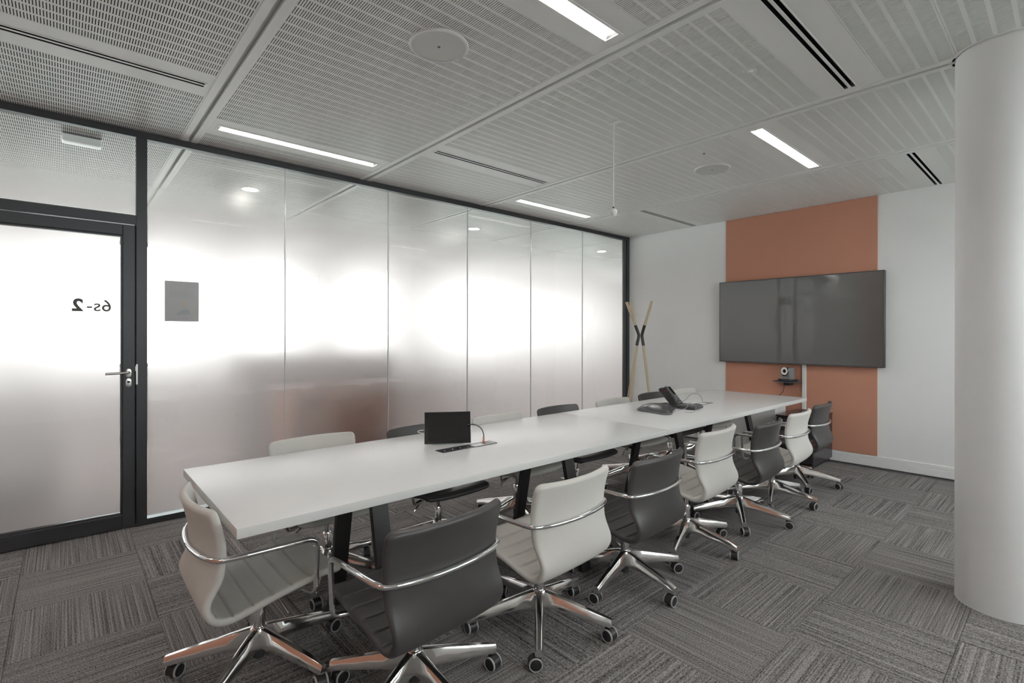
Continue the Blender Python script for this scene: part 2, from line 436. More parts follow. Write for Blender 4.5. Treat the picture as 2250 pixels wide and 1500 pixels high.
for gi in range(len(GUT) - 1):
    ya, yb = GUT[gi] + 0.068, GUT[gi+1] - 0.042
    inside_end = yb > YB
    for c in range(-ncol_r, ncol_l):
        xc = SEAM0 - PW*(c + 0.5)
        if xc < XF + 0.1: continue
        outside = xc < XG - 0.05
        y0, y1 = ya, yb
        if not outside:
            if gi == 6: continue
            if gi == 5: y1 = YB - 0.004
            if gi == 0: y0 = YN + 0.004
        ln = round(y1 - y0, 4); ym = (y0 + y1)/2
        kind = 'slot'
        if gi % 2 == 1 and c in (1, 9): kind = 'vent'
        if gi % 2 == 0 and c in (3, 11, -5): kind = 'light'  # lamps by the windows and behind the camera are unseen, added for light
        if kind == 'slot':
            if ln not in slot_me: slot_me[ln] = slotted_panel(ln)
            me = slot_me[ln]
        else:
            key = (kind, ln)
            if key not in plain_me:
                plain_me[key] = plain_panel(ln, LIGHT_HALF_W, LIGHT_LEN) if kind == 'light' else plain_panel(ln, 0.036, 1.31)
            me = plain_me[key]
            (LIGHTS if kind == 'light' else VENTS).append((xc, ym, ln))
        link('ceiling_panel', me, ceiling, (xc, ym, ZC))
    # cross rail with a shadow groove
for gi, g in enumerate(GUT[1:], 1):
    x1 = XR if g < YB else XG
    gb = MB()
    gb.box((XF, g - 0.042, ZC - 0.004), (x1, g, ZC + 0.018), 0.0012, 1)
    gb.box((XF, g + 0.028, ZC - 0.004), (x1, g + 0.068, ZC + 0.018), 0.0012, 1)
    gb.box((XF, g - 0.02, ZC + 0.026), (x1, g + 0.05, ZC + 0.032))
    gb.obj('cross_rail', ceil_white, ceiling)
MB().box((XF, 8.15, ZC), (XG, 13.3, ZC + 0.02)).obj('ceiling_sheet', ceil_white, ceiling)
MB().box((XF, -5.8, ZC), (XG, -2.17, ZC + 0.02)).obj('ceiling_sheet', ceil_white, ceiling)

# ---- glass partition
FR = 0.030   # half depth of the frame
wl = MB()
Y_POST0, Y_POST1 = 0.402, 0.468
wl.box((XG - 2*FR, YN, ZC - 0.052), (XG, YB, ZC - 0.0005), 0.0015, 1)
wl.box((XG - 2*FR, Y_POST1, 0), (XG, YB - 0.06, 0.046), 0.0015, 1)
wl.box((XG - 2*FR, YN, 0), (XG, -0.66, 0.046), 0.0015, 1)
wall_left = struct(wl.obj('wall_left', anthracite), 'glass partition with frosted panes in a dark frame')
MB().box((XG - 2*FR, Y_POST0, 0.0), (XG, Y_POST1, ZC - 0.052), 0.0015, 1).obj('post', anthracite, wall_left)
MB().box((XG - 2*FR, -0.66, 0.0), (XG, -0.594, ZC - 0.052), 0.0015, 1).obj('post', anthracite, wall_left)
MB().box((XG - 2*FR, YB - 0.06, 0.0), (XG, YB - 0.0005, ZC - 0.052), 0.0015, 1).obj('post', anthracite, wall_left)
MB().box((XG - 0.045, YB - 0.13, 0.046), (XG - 0.015, YB - 0.061, ZC - 0.053), 0.002, 1).obj('end_profile', steel, wall_left).data.materials[0] = dark_grey
PX = XG - FR
bead = principled('glazing_gasket', (0.66, 0.68, 0.67), 0.4)
def pane(y0, y1, z0, z1, parent, px=PX, zf0=None, wide=0.0012):
    p = MB().box((px - 0.005, y0, z0), (px + 0.005, y1, z1)).obj('glass_pane', glass, parent)
    f0 = z0 + 0.012 if zf0 is None else zf0
    MB().box((px - 0.0085, y0 + wide, f0), (px - 0.0065, y1 - wide, z1 - 0.002)).obj('frosted_film', film, p)
    return p
ys = [Y_POST1, 1.459, 2.457, 3.454, 4.460, 5.468, YB - 0.125]
ys = [Y_POST1 + 0.001] + ys[1:-1] + [YB - 0.131]
for a, b_ in zip(ys, ys[1:]):
    pane(a + 0.004, b_ - 0.004, 0.047, ZC - 0.053, wall_left)
for y in ys[1:-1]:
    j = MB(); j.box((PX - 0.0080, y - 0.0038, 0.047), (PX + 0.0045, y + 0.0038, ZC - 0.053)); j.box((PX + 0.0045, y - 0.0009, 0.047), (PX + 0.0060, y + 0.0009, ZC - 0.053))
    j.obj('pane_joint', bead, wall_left)
pane(-0.593, Y_POST0 - 0.001, 2.297, ZC - 0.053, wall_left)       # transom light over the door
pane(YN + 0.02, -0.661, 0.047, ZC - 0.053, wall_left)
MB().box((XG - 2*FR, -0.594, 2.226), (XG, Y_POST0, 2.296), 0.0015, 1).obj('door_header', anthracite, wall_left)

# ---- door
door = bpy.data.objects.new('door_1', None); COL.objects.link(door); struct(door, 'glazed door in a dark frame with frosted glass and lever handle'); door.location = (XG - FR, 0, 0)
DY0, DY1, DZ0, DZ1 = -0.588, 0.396, 0.008, 2.220
def DP(x, y, z): return (x, y, z)
lf = MB()
lf.box((-0.026, DY1 - 0.073, DZ0), (0.026, DY1, DZ1), 0.003, 1)
lf.box((-0.026, DY0, DZ0), (0.026, DY0 + 0.073, DZ1), 0.003, 1)
lf.box((-0.026, DY0 + 0.073, DZ1 - 0.078), (0.026, DY1 - 0.073, DZ1), 0.003, 1)
lf.box((-0.026, DY0 + 0.073, DZ0), (0.026, DY1 - 0.073, DZ0 + 0.100), 0.003, 1)
lf.obj('door_leaf', anthracite, door)
MB().box((-0.028, DY1 + 0.0003, 0.008), (-0.006, 0.4017, 2.2255)).obj('door_seal', black_plastic, door)
bd = MB()
for (a, b_, c, d) in ((DY0 + 0.073, DY0 + 0.085, 0.108, 2.142), (DY1 - 0.085, DY1 - 0.073, 0.108, 2.142), (DY0 + 0.085, DY1 - 0.085, 0.108, 0.122), (DY0 + 0.085, DY1 - 0.085, 2.130, 2.142)):
    bd.box((-0.014, a, c), (0.020, b_, d), 0.002, 1)
bd.obj('glazing_bead', anthracite, door)
dp = MB().box((-0.005, DY0 + 0.074, 0.109), (0.005, DY1 - 0.074, 2.141)).obj('glass_pane', glass, door)
MB().box((-0.0085, DY0 + 0.088, 0.126), (-0.0065, DY1 - 0.088, 2.128)).obj('frosted_film', film, dp)
def oval(w, h, n=10):
    pts = []; r = w/2
    for k in range(n+1): a = math.pi*k/n; pts.append((r*math.cos(a), h/2 - r + r*math.sin(a)))
    for k in range(n+1): a = math.pi + math.pi*k/n; pts.append((r*math.cos(a), -h/2 + r + r*math.sin(a)))
    return pts
MYZ = Matrix(((0, 0, 1, 0), (1, 0, 0, 0), (0, 1, 0, 0), (0, 0, 0, 1)))     # plan (x,y,z) -> (z out, x along y, y up)
h = MB(); h.poly(oval(0.032, 0.066), 0, 0.007, M=T(0.026, 0.357, 1.136) @ MYZ, bevel=0.002)
h.tube(fillet([(0.03, 0.357, 1.142), (0.072, 0.357, 1.142), (0.072, 0.222, 1.138)], 0.014), 0.0088, 14)
h.obj('door_handle', steel, door)
k = MB(); k.poly(oval(0.032, 0.066), 0, 0.007, M=T(0.026, 0.357, 1.066) @ MYZ, bevel=0.002)
kk = k.obj('lock_plate', steel, door)
MB().lathe([(0, 0), (0.0085, 0), (0.0085, 0.0025), (0, 0.0025)], 16, M=T(0.0335, 0.357, 1.072) @ MYZ).obj('keyhole', dark_steel, kk)
MB().box((0.0295, 0.400, 1.050), (0.0325, 0.412, 1.200), 0.001, 1).obj('strike_plate', steel, door)
MB().box((0.02, 0.3965, 1.150), (0.028, 0.4015, 1.185)).obj('latch_bolt', steel, door)
# room number, fixed to the outside of the pane so that it reads mirrored from inside
def text_part(body, size, offset, y_right, z, parent):
    cu = bpy.data.curves.new('room_number', 'FONT'); cu.body = body; cu.size = size; cu.offset = offset; cu.extrude = 0.0004
    to = bpy.data.objects.new('tmp_text', cu); COL.objects.link(to)
    dg = bpy.context.evaluated_depsgraph_get(); me = bpy.data.meshes.new_from_object(to.evaluated_get(dg))
    bpy.data.objects.remove(to); me.materials.clear(); me.materials.append(letter)
    # plan x -> -y (mirrored from inside), plan y -> z, plan z -> -x
    me.transform(Matrix(((0, 0, -1, 0), (-1, 0, 0, 0), (0, 1, 0, 0), (0, 0, 0, 1))))
    return link('room_number', me, parent, (-0.0002, y_right, z))
PXL = 0.0058
def lettering():
    for body, size, off, y in (('6s-', 0.118, 0.0004, 0.262), ('2', 0.118, 0.0042, 0.104)):
        o = text_part(body, size, off, y, 1.585, door)
        o.location.x = 0.0062
lettering()

# ================================================================== FURNITURE
ZT = 0.7435
TX0, TX1, TY0, TY1 = -2.985, -1.9415, 0.4505, 5.994
TS = (TY0 + TY1)/2
table = thing('conference_table', 'long white conference table in two halves on dark slanted legs', 'table', ((TX0+TX1)/2, TS, 0))
ox, oy = table.location.x, table.location.y
def table_top(y0, y1):
    b = MB(); b.box((TX0 - ox, y0 - oy, ZT - 0.037), (TX1 - ox, y1 - oy, ZT), 0.0015, 2)
    me = b.mesh('tabletop', [laminate, edge_band])
    for p in me.polygons:
        if abs(p.normal.z) < 0.3: p.material_index = 1
    return link('tabletop', me, table)
table_top(TY0, TS - 0.0012); table_top(TS + 0.0012, TY1)
def slant_leg(xt, xb, y):
    b = MB(); tmp = bmesh.new(); t = 0.031; w = 0.080
    vs = []
    for (xc, z) in ((xb, 0.0), (xt, ZT - 0.0375)):
        for dx, dy in ((-t/2, -w/2), (t/2, -w/2), (t/2, w/2), (-t/2, w/2)): vs.append(tmp.verts.new((xc + dx - ox, y + dy - oy, z)))
    for f in ((0,3,2,1),(4,5,6,7),(0,1,5,4),(1,2,6,5),(2,3,7,6),(3,0,4,7)): tmp.faces.new([vs[i] for i in f])
    bmesh.ops.bevel(tmp, geom=list(tmp.edges), offset=0.0015, segments=1, affect='EDGES')
    b.merge(tmp); return b.obj('leg', dark_steel, table)
LEG_Y = [1.075, 2.355, 3.66, 4.94]
for y in LEG_Y:
    slant_leg(-2.135, -1.975, y); slant_leg(-2.462, -2.600, y)
    MB().box((-2.82 - ox, y - 0.03 - oy, ZT - 0.0625), (-2.05 - ox, y + 0.03 - oy, ZT - 0.0375), 0.001, 1).obj('cross_beam', dark_steel, table)

# ---- chairs
def chair_shell():
    prof = [(.255, .396), (.247, .413), (.217, .420), (.17, .417), (.10, .404), (0, .384), (-.09, .361), (-.155, .349), (-.203, .358), (-.232, .390), (-.245, .44),
            (-.245, .50), (-.239, .56), (-.235, .61), (-.238, .66), (-.248, .71), (-.262, .758), (-.270, .782)]
    C = catmull([Vector((p[0], 0, p[1])) for p in prof], 10)
    L = [0.0]
    for a, b in zip(C, C[1:]): L.append(L[-1] + (b-a).length)
    tot = L[-1]
    def at(s):
        s = max(0, min(tot, s))
        for i in range(len(L)-1):
            if s <= L[i+1]:
                t = (s - L[i])/(L[i+1]-L[i] + 1e-9); return C[i].lerp(C[i+1], t)
        return C[-1]
    groove = [0.135 + 0.073*k for k in range(6)]
    S = set(round(tot*i/80, 4) for i in range(81))
    for e in (0.002, 0.005, 0.009, 0.014, 0.02, 0.028, 0.036): S.add(round(e, 4)); S.add(round(tot - e, 4))
    for g in groove:
        for d in (-0.010, -0.006, -0.003, 0, 0.003, 0.006, 0.010): S.add(round(g + d, 4))
    S = sorted(S)
    hv = [0, .14, .28, .42, .55, .67, .78, .86, .91, .945, .968, .985, .995, 1.0]
    V = [-v for v in hv[::-1][:-1]] + hv
    t0 = 0.0150; corner = 0.036
    bm = bmesh.new(); top = []; bot = []
    for s in S:
        p = at(s); d = (at(s + 0.003) - at(s - 0.003)).normalized()
        nrm = Vector((d.z, 0, -d.x))       # towards the sitter
        e = min(s, tot - s)
        w0 = 0.246 + 0.020*max(0, (s/tot - 0.45)/0.55)
        w = w0
        if e < corner: w = w0 - corner + math.sqrt(max(0, corner**2 - (corner - e)**2))
        ends = 1.0
        if e < t0: ends = math.sqrt(max(0.0, 1 - ((t0 - e)/t0)**2))
        f = max(0.0, min(1.0, (p.z - 0.40)/0.14)) if p.x < -0.15 else 0.0
        f = f*f*(3 - 2*f)
        gd = 0.0
        for g in groove: gd += math.exp(-((s - g)/0.0045)**2)
        rt, rb = [], []
        for v in V:
            ed = t0*1.1/w if w > 0 else 1
            q = max(0.0, (abs(v) - 1 + ed)/ed); th = t0*math.sqrt(max(0, 1 - q*q))*ends
            base = p + Vector((0.048*abs(v)**2.1*f, v*w, 0.010*abs(v)**3*(1 - f)))
            fade = 1 - max(0, (abs(v) - 0.86)/0.14)
            rt.append(bm.verts.new(base + nrm*(th*(1 - 0.58*min(1, gd)*fade))))
            rb.append(bm.verts.new(base - nrm*th))
        top.append(rt); bot.append(rb)
    n = len(V)
    for i in range(len(S)-1):
        for j in range(n-1):
            bm.faces.new((top[i][j], top[i+1][j], top[i+1][j+1], top[i][j+1]))
            bm.faces.new((bot[i][j], bot[i][j+1], bot[i+1][j+1], bot[i+1][j]))
    bmesh.ops.remove_doubles(bm, verts=list(bm.verts), dist=0.00012)
    bmesh.ops.recalc_face_normals(bm, faces=list(bm.faces))
    for f in bm.faces: f.smooth = True
    me = bpy.data.meshes.new('seat_shell'); bm.to_mesh(me); bm.free()
    return me
sh_light = chair_shell(); sh_dark = sh_light.copy()
sh_light.materials.append(fabric); sh_dark.materials.append(leather)

def arm_mesh():
    za = 0.598
    half = [(0.115, 0.200, 0.376), (0.140, 0.272, 0.370), (0.145, 0.280, 0.598), (-0.165, 0.278, za + 0.004)]
    rear = [(-0.206, 0.256, za), (-0.2385, 0.184, za), (-0.256, 0.090, za), (-0.2615, 0.0, za)]
    h = fillet([half[0], half[1], half[2], half[3]], 0.045, 6)
    rr = catmull([half[3]] + rear, 5)
    path = [Vector(p) for p in h[:-1]] + [Vector(p) for p in rr]
    mir = [Vector((p.x, -p.y, p.z)) for p in path[::-1]]
    full = path + mir[1:]
    return MB().tube(full, 0.0108, 12).mesh('arm_rail', chrome, 60)
arm_me = arm_mesh()
HZ = 0.180
hub_me = MB().lathe([(0, 0.088), (0.030, 0.088), (0.036, 0.096), (0.040, 0.12), (0.039, 0.155), (0.034, 0.174), (0.028, HZ), (0, HZ)], 28).mesh('base_hub', polished_alu)
col_me = MB().lathe([(0, HZ - 0.004), (0.0255, HZ - 0.004), (0.0255, 0.262), (0.023, 0.268), (0.0145, 0.268), (0.0145, 0.345), (0, 0.345)], 24).mesh('gas_column', chrome)
tail_me = MB().lathe([(0, 0.048), (0.021, 0.048), (0.023, 0.052), (0.023, 0.090), (0, 0.090)], 20).mesh('column_tail', dark_grey)
def leg_mesh():
    bm = bmesh.new(); rings = []
    for r, w, zt, zb in ((0.018, 0.060, 0.178, 0.094), (0.05, 0.054, 0.172, 0.097), (0.12, 0.050, 0.156, 0.093), (0.24, 0.045, 0.127, 0.079), (0.346, 0.041, 0.101, 0.062), (0.354, 0.037, 0.098, 0.064)):
        pts = [(-0.20*w, zt), (0.20*w, zt), (0.27*w, zt - 0.003), (0.47*w, zb + 0.012), (0.46*w, zb + 0.004), (0.36*w, zb), (-0.36*w, zb), (-0.46*w, zb + 0.004), (-0.47*w, zb + 0.012), (-0.27*w, zt - 0.003)]
        rings.append([bm.verts.new((r, y, z)) for y, z in pts])
    for a, b in zip(rings, rings[1:]):
        for k in range(len(a)): bm.faces.new((a[k], b[k], b[(k+1) % len(a)], a[(k+1) % len(a)]))
    bm.faces.new(rings[0]); bm.faces.new(rings[-1][::-1])
    b = MB(); b.merge(bm); return b.mesh('base_leg', polished_alu, 40)
leg_me = leg_mesh()
MY = Matrix.Rotation(R(90), 4, 'X')
def caster_meshes():
    # swivel axis at local origin, wheel trails along -x
    b = MB(); tr = -0.017; wz = 0.030
    b.tube([(0, 0, 0.066), (0, 0, 0.046)], 0.0075, 12)
    b.lathe([(0, -0.0265), (0.012, -0.0262), (0.0225, -0.0240), (0.0245, -0.021), (0.0245, 0.021), (0.0225, 0.0240), (0.012, 0.0262), (0, 0.0265)], 22, M=T(tr, 0, wz) @ MY)
    # hood over the wheels
    tmp = bmesh.new(); ra = []
    for y in (-0.0175, 0.0175):
        row = []
        for k in range(13):
            a = R(-15 + 210*k/12); row.append(tmp.verts.new((tr + 0.0305*math.cos(a), y, wz + 0.0305*math.sin(a))))
        ra.append(row)
    for k in range(12): tmp.faces.new((ra[0][k], ra[0][k+1], ra[1][k+1], ra[1][k]))
    b.merge(tmp)
    cm = b.mesh('caster', black_plastic)
    out = []
    for s in (-1, 1):
        out.append(MB().lathe([(0.0246, s*0.0185), (0.0246, s*0.0250), (0.0275, s*0.0260), (0.0298, s*0.0240), (0.0298, s*0.0185), (0.0246, s*0.0185)], 24, M=T(tr, 0, wz) @ MY).mesh('wheel_tread', grey_tread))
    return cm, out
caster_me, tread_mes = caster_meshes()
lever_me = MB().tube(fillet([(0.03, -0.04, 0.352), (0.035, -0.15, 0.345), (0.055, -0.215, 0.300)], 0.02), 0.0042, 8).mesh('tilt_lever', chrome)
mech_me = MB().box((-0.09, -0.055, 0.335), (0.09, 0.055, 0.362), 0.006, 2).mesh('seat_mechanism', dark_grey)
crng = random.Random(3)
def chair(kind, x, y, face, label, base=0.0, dz=0.0, group=None):
    """face: heading of the sitter in degrees (0 = +x)."""
    c = thing('conference_chair', label, 'chair', (x, y, 0), R(face), group)
    link('seat_shell', sh_light if kind == 'w' else sh_dark, c, (0, 0, dz))
    link('arm_rail', arm_me, c, (0, 0, dz)); link('seat_mechanism', mech_me, c, (0, 0, dz)); link('tilt_lever', lever_me, c, (0, 0, dz))
    link('gas_column', col_me, c); link('base_hub', hub_me, c); link('column_tail', tail_me, c)
    for k in range(5):
        a = R(base - face + 72*k)
        link('base_leg', leg_me, c, (0, 0, 0), (0, 0, a))
        cs = link('caster', caster_me, c, (0.330*math.cos(a), 0.330*math.sin(a), 0), (0, 0, crng.uniform(0, 6.28)))
        for tm in tread_mes: link('wheel_tread', tm, cs)
    return c
G1, G2 = 'chairs on the side of the table nearest the camera', 'chairs on the glass side of the table'
chair('w', -2.325, 0.625, 90, 'light fabric swivel chair alone at the head of the table beside the door', 26)
chair('d', -1.745, 1.040, 184, 'dark leather swivel chair nearest the camera, in front of the table corner', 4, -0.015, G1)
chair('w', -1.753, 1.744, 183, 'light fabric swivel chair between the two nearest dark chairs on the near side', 27, 0.0, G1)
chair('d', -1.745, 2.435, 183, 'dark leather swivel chair second of its colour from the camera on the near side', 65, -0.015, G1)
chair('w', -1.765, 3.161, 183, 'light fabric swivel chair in the middle of the near side row', 71, 0.035, G1)
chair('d', -1.738, 3.897, 183, 'dark leather swivel chair third of its colour from the camera on the near side', 12, 0, G1)
chair('w', -1.750, 4.559, 183, 'light fabric swivel chair farthest of its colour on the near side of the table', 1, 0.008, G1)
chair('d', -1.786, 5.238, 183, 'dark leather swivel chair at the far end of the near side, against the orange panel', 16, 0.01, G1)
chair('w', -2.910, 1.150, 0, 'light fabric swivel chair nearest the door on the glass side, facing the near corner', 40, 0.01, G2)
chair('d', -2.850, 1.875, 0, 'dark leather swivel chair on the glass side behind the tablet', 20, 0, G2)
chair('w', -2.865, 2.600, 0, 'light fabric swivel chair on the glass side just right of the tablet', 55, 0, G2)
chair('d', -2.865, 3.300, 0, 'dark leather swivel chair on the glass side beside the table seam', 10, 0, G2)
chair('w', -2.860, 4.090, 0, 'light fabric swivel chair on the glass side left of the conference phone', 33, 0, G2)
chair('d', -2.900, 4.850, 0, 'dark leather swivel chair on the glass side behind the desk phone', 62, 0, G2)
chair('w', -2.880, 5.480, 0, 'light fabric swivel chair on the glass side nearest the screen, mostly hidden', 20, 0, G2)

# ---- screen wall
tv = thing('wall_screen', 'large black flat screen hung on the orange panel', 'screen', (-2.2435, YB - 0.014, 1.073))
W2, HH = 0.8935, 1.036
MB().box((-W2, -0.075, 0), (W2, -0.022, HH), 0.004, 2).obj('housing', black_plastic, tv)
bz = MB()
for a, b_ in (((-W2, -0.080, 0), (W2, -0.0755, 0.012)), ((-W2, -0.080, HH - 0.010), (W2, -0.0755, HH)), ((-W2, -0.080, 0.0121), (-W2 + 0.010, -0.0755, HH - 0.0101)), ((W2 - 0.010, -0.080, 0.0121), (W2, -0.0755, HH - 0.0101))):
    bz.box(a, b_, 0.0015, 1)
bz.obj('bezel', dark_grey, tv)
MB().box((-W2 + 0.0101, -0.0775, 0.0121), (W2 - 0.0101, -0.0755, HH - 0.0101)).obj('display', screen_mat, tv)
MB().box((-0.3, -0.022, 0.3), (0.3, 0.0, 0.75), 0.004, 1).obj('wall_bracket', dark_steel, tv)
tag(MB().box((-2.161, YB - 0.036, 0.545), (-2.120, YB - 0.0145, 1.10), 0.002, 1).obj('cable_trunking', white_plastic), 'white vertical cable trunking running down from the screen', 'cable trunking')
# shelf and camera
sh = thing('camera_shelf', 'small dark curved shelf on the orange panel under the screen', 'shelf', (-2.30, YB - 0.0145, 0.872))
pts = [(-0.145, 0), (0.145, 0)] + [(0.145 - 0.29*k/10, -0.14 - 0.075*math.sin(math.pi*k/10)) for k in range(11)]
MB().poly(pts[:2] + pts[2:], -0.010, 0.0, bevel=0.002).obj('shelf_board', dark_grey, sh)
MB().box((-0.04, -0.10, -0.05), (0.04, 0.0, -0.0105), 0.004, 1).obj('shelf_bracket', dark_steel, sh)
pc = thing('conference_camera', 'black video conference camera with silver lens ring on the small shelf', 'camera', (-2.285, YB - 0.125, 0.8722), R(-20))
MB().box((-0.095, -0.05, 0.0), (0.095, 0.06, 0.026), 0.006, 2).obj('camera_base', black_plastic, pc)
yk = MB(); yk.poly([(-0.062, 0), (0.062, 0), (0.062, 0.135), (0.042, 0.135), (0.042, 0.03), (-0.042, 0.03), (-0.042, 0.135), (-0.062, 0.135)], -0.035, 0.045, M=T(0, 0.0, 0.0265) @ Matrix.Rotation(R(90), 4, 'X'), bevel=0.004)
yk.obj('yoke', grey_plastic, pc)
hd = MB().lathe([(0, -0.045), (0.035, -0.045), (0.041, -0.03), (0.041, 0.05), (0, 0.05)], 28, M=T(0, 0, 0.122) @ Matrix.Rotation(R(90), 4, 'X')).obj('camera_head', black_plastic, pc)
MB().lathe([(0.024, 0.05), (0.024, 0.058), (0.044, 0.058), (0.044, 0.046), (0.0415, 0.046)], 28, M=T(0, 0, 0.122) @ Matrix.Rotation(R(90), 4, 'X')).obj('lens_ring', steel, hd)
MB().lathe([(0, 0.0545), (0.012, 0.0535), (0.0235, 0.0505)], 24, M=T(0, 0, 0.122) @ Matrix.Rotation(R(90), 4, 'X')).obj('lens', black_gloss, hd)
tag(MB().tube(catmull([(-2.355, YB - 0.05, 0.862), (-2.355, YB - 0.045, 0.80), (-2.37, YB - 0.04, 0.74), (-2.41, YB - 0.035, 0.69), (-2.43, YB - 0.03, 0.67), (-2.43, YB - 0.03, 0.626)], 6), 0.0035, 8).obj('camera_cable', black_plastic), 'thin black cable hanging below the camera shelf', 'cable')
tag(MB().lathe([(0, 0), (0.03, 0), (0.033, 0.006), (0.028, 0.014), (0, 0.016)], 20, M=T(-2.185, YB - 0.085, 0.8722)).obj('remote_puck', dark_grey), 'small dark round puck on the shelf beside the camera', 'puck')
# cabinets by the wall
dc = thing('media_cabinet', 'low dark glossy cabinet on the floor below the screen', 'cabinet', (-2.035, 6.215, 0))
MB().box((-0.185, -0.295, 0.035), (0.185, 0.31, 0.525), 0.003, 1).obj('carcass', cabinet_dark, dc)
MB().box((-0.165, -0.27, 0.0), (0.165, 0.29, 0.0349)).obj('plinth', black_plastic, dc)
MB().box((-0.190, -0.316, 0.5255), (0.190, 0.315, 0.540), 0.002, 1).obj('cabinet_top', cabinet_dark, dc)
d = MB().box((-0.182, -0.313, 0.05), (0.182, -0.2955, 0.515), 0.002, 1).obj('cabinet_door', cabinet_dark, dc)
MB().box((-0.155, -0.322, 0.25), (-0.145, -0.3135, 0.35), 0.002, 1).obj('door_pull', steel, d)
wc = thing('white_pedestal', 'white glossy pedestal behind the far end of the table', 'cabinet', (-2.62, 6.33, 0))
MB().box((-0.29, -0.14, 0.03), (0.29, 0.16, 0.62), 0.003, 1).obj('carcass', cabinet_white, wc)
MB().box((-0.27, -0.12, 0.0), (0.27, 0.15, 0.0299)).obj('plinth', black_plastic, wc)
MB().box((-0.287, -0.158, 0.04), (0.287, -0.1405, 0.612), 0.002, 1).obj('cabinet_door', cabinet_white, wc)

# ---- coat stand
cs = thing('coat_stand', 'coat stand of three bent ash poles with black joints in the corner', 'coat stand', (-4.165, 6.18, 0))
for ang in (-8, 196, 160 + 75):
    a = R(ang); ux, uy = math.cos(a), math.sin(a)
    c0 = 0.022
    def pt(r, z): return (ux*(c0 + r), uy*(c0 + r), z)
    rb, rt = (0.235, 0.185)
    if ang == 235: rb, rt = 0.18, 0.13
    MB().tube([pt(rb, 0.002), pt(0.034, 1.265)], [0.0205, 0.0205], 12).obj('lower_pole', wood, cs)
    MB().tube([pt(0.055, 1.560), pt(rt, 1.895)], [0.0195, 0.0195], 12).obj('upper_pole', wood, cs)
    MB().tube(catmull([pt(0.0335, 1.268), pt(0.010, 1.375), pt(0.008, 1.43), pt(0.0545, 1.557)], 6), 0.0210, 12).obj('pole_joint', dark_steel, cs)

# ---- things on the table
def power_box(x0, x1, y0, y1, label):
    t = thing('power_box', label, 'power outlet', ((x0+x1)/2, (y0+y1)/2, ZT + 0.0002)); w, l = (x1-x0)/2, (y1-y0)/2
    f = MB()
    for a, b_ in (((-w, -l, 0), (w, -l + 0.006, 0.003)), ((-w, l - 0.006, 0), (w, l, 0.003)), ((-w, -l + 0.006, 0), (-w + 0.006, l - 0.006, 0.003)), ((w - 0.006, -l + 0.006, 0), (w, l - 0.006, 0.003))): f.box(a, b_, 0.001, 1)
    f.obj('frame', dark_grey, t)
    MB().box((-w + 0.006, -l + 0.006, 0), (w - 0.006, 0.035, 0.0014)).obj('socket_strip', black_plastic, t)
    MB().box((-w + 0.006, 0.0352, 0), (w - 0.006, l - 0.006, 0.0016)).obj('data_plate', white_plastic, t)
    for k in range(4):
        s = MB().lathe([(0, 0.0015), (0.021, 0.0015), (0.021, 0.0030), (0.024, 0.0030), (0.024, 0.0014)], 20, M=T(0, -l + 0.036 + 0.055*k, 0)).obj('socket', black_plastic, t)
        MB().lathe([(0, 0.0016), (0.003, 0.0016), (0.003, 0.0046), (0, 0.005)], 8, M=T(0.004, -l + 0.036 + 0.055*k, 0)).obj('earth_pin', white_plastic, s)
    MB().box((-w + 0.014, l - 0.085, 0.0017), (w - 0.014, l - 0.022, 0.0026), 0.0005, 1).obj('blank_plate', grey_plastic, t)
    return t
power_box(-2.488, -2.407, 1.619, 2.026, 'black and silver power box set in the table in front of the tablet')
power_box(-2.497, -2.410, 4.400, 4.830, 'black and silver power box set in the table behind the desk phone')
# tablet
ta = math.degrees(math.atan2(1.895 - 1.652, -2.508 + 2.660))
tb = thing('tablet', 'black tablet standing tilted on the table beside the power box', 'tablet', ((-2.660 - 2.508)/2, (1.652 + 1.895)/2, ZT), R(ta))
# local x along the screen width; faces local -y
tilt = T(0, 0, 0.004) @ RX(-14)
MB().box((-0.1435, 0.0, 0.0), (0.1435, 0.011, 0.196), 0.004, 2, M=tilt).obj('housing', white_plastic, tb).data.materials[0] = grey_plastic
MB().box((-0.1415, -0.0022, 0.002), (0.1415, -0.0001, 0.194), 0.001, 1, M=tilt).obj('glass_front', black_gloss, tb)
MB().box((-0.122, -0.0027, 0.022), (0.122, -0.0023, 0.176), M=tilt).obj('display', screen_mat, tb).data.materials[0] = principled('tablet_display', (0.016, 0.014, 0.014), 0.12, 0, 0.35)
MB().box((-0.10, 0.008, 0.0), (0.10, 0.075, 0.010), 0.003, 1).obj('stand_foot', grey_plastic, tb)
MB().box((-0.03, 0.030, 0.010), (0.03, 0.042, 0.12), 0.003, 1, M=RX(-10)).obj('stand_arm', grey_plastic, tb)
tcb = thing('tablet_cable', 'black tablet cable with copper coloured plug standing in the power box', 'cable', (-2.456, 1.954, ZT + 0.0035))
MB().tube(catmull([(-0.02, -0.11, 0.125), (0.0, -0.07, 0.122), (0.008, -0.03, 0.098), (0.004, -0.006, 0.062), (0, 0, 0.036)], 6), 0.0032, 8).obj('cord', black_plastic, tcb)
MB().lathe([(0, 0), (0.008, 0), (0.008, 0.012), (0.005, 0.016), (0.0055, 0.036), (0.003, 0.04), (0, 0.04)], 12).obj('plug', red_cable, tcb)
def tl_(x, y, z): return (-2.584 + x*0.530 - y*0.848, 1.7735 + x*0.848 + y*0.530, ZT + z)
tag(MB().tube(catmull([tl_(-0.10, 0.050, 0.070), tl_(-0.145, 0.062, 0.079), tl_(-0.178, 0.064, 0.076), tl_(-0.180, 0.066, 0.066), tl_(-0.145, 0.066, 0.060), tl_(-0.10, 0.062, 0.060)], 6), 0.0028, 8).obj('headphone_cable', white_plastic), 'small white cable loop sticking out behind the tablet', 'cable')
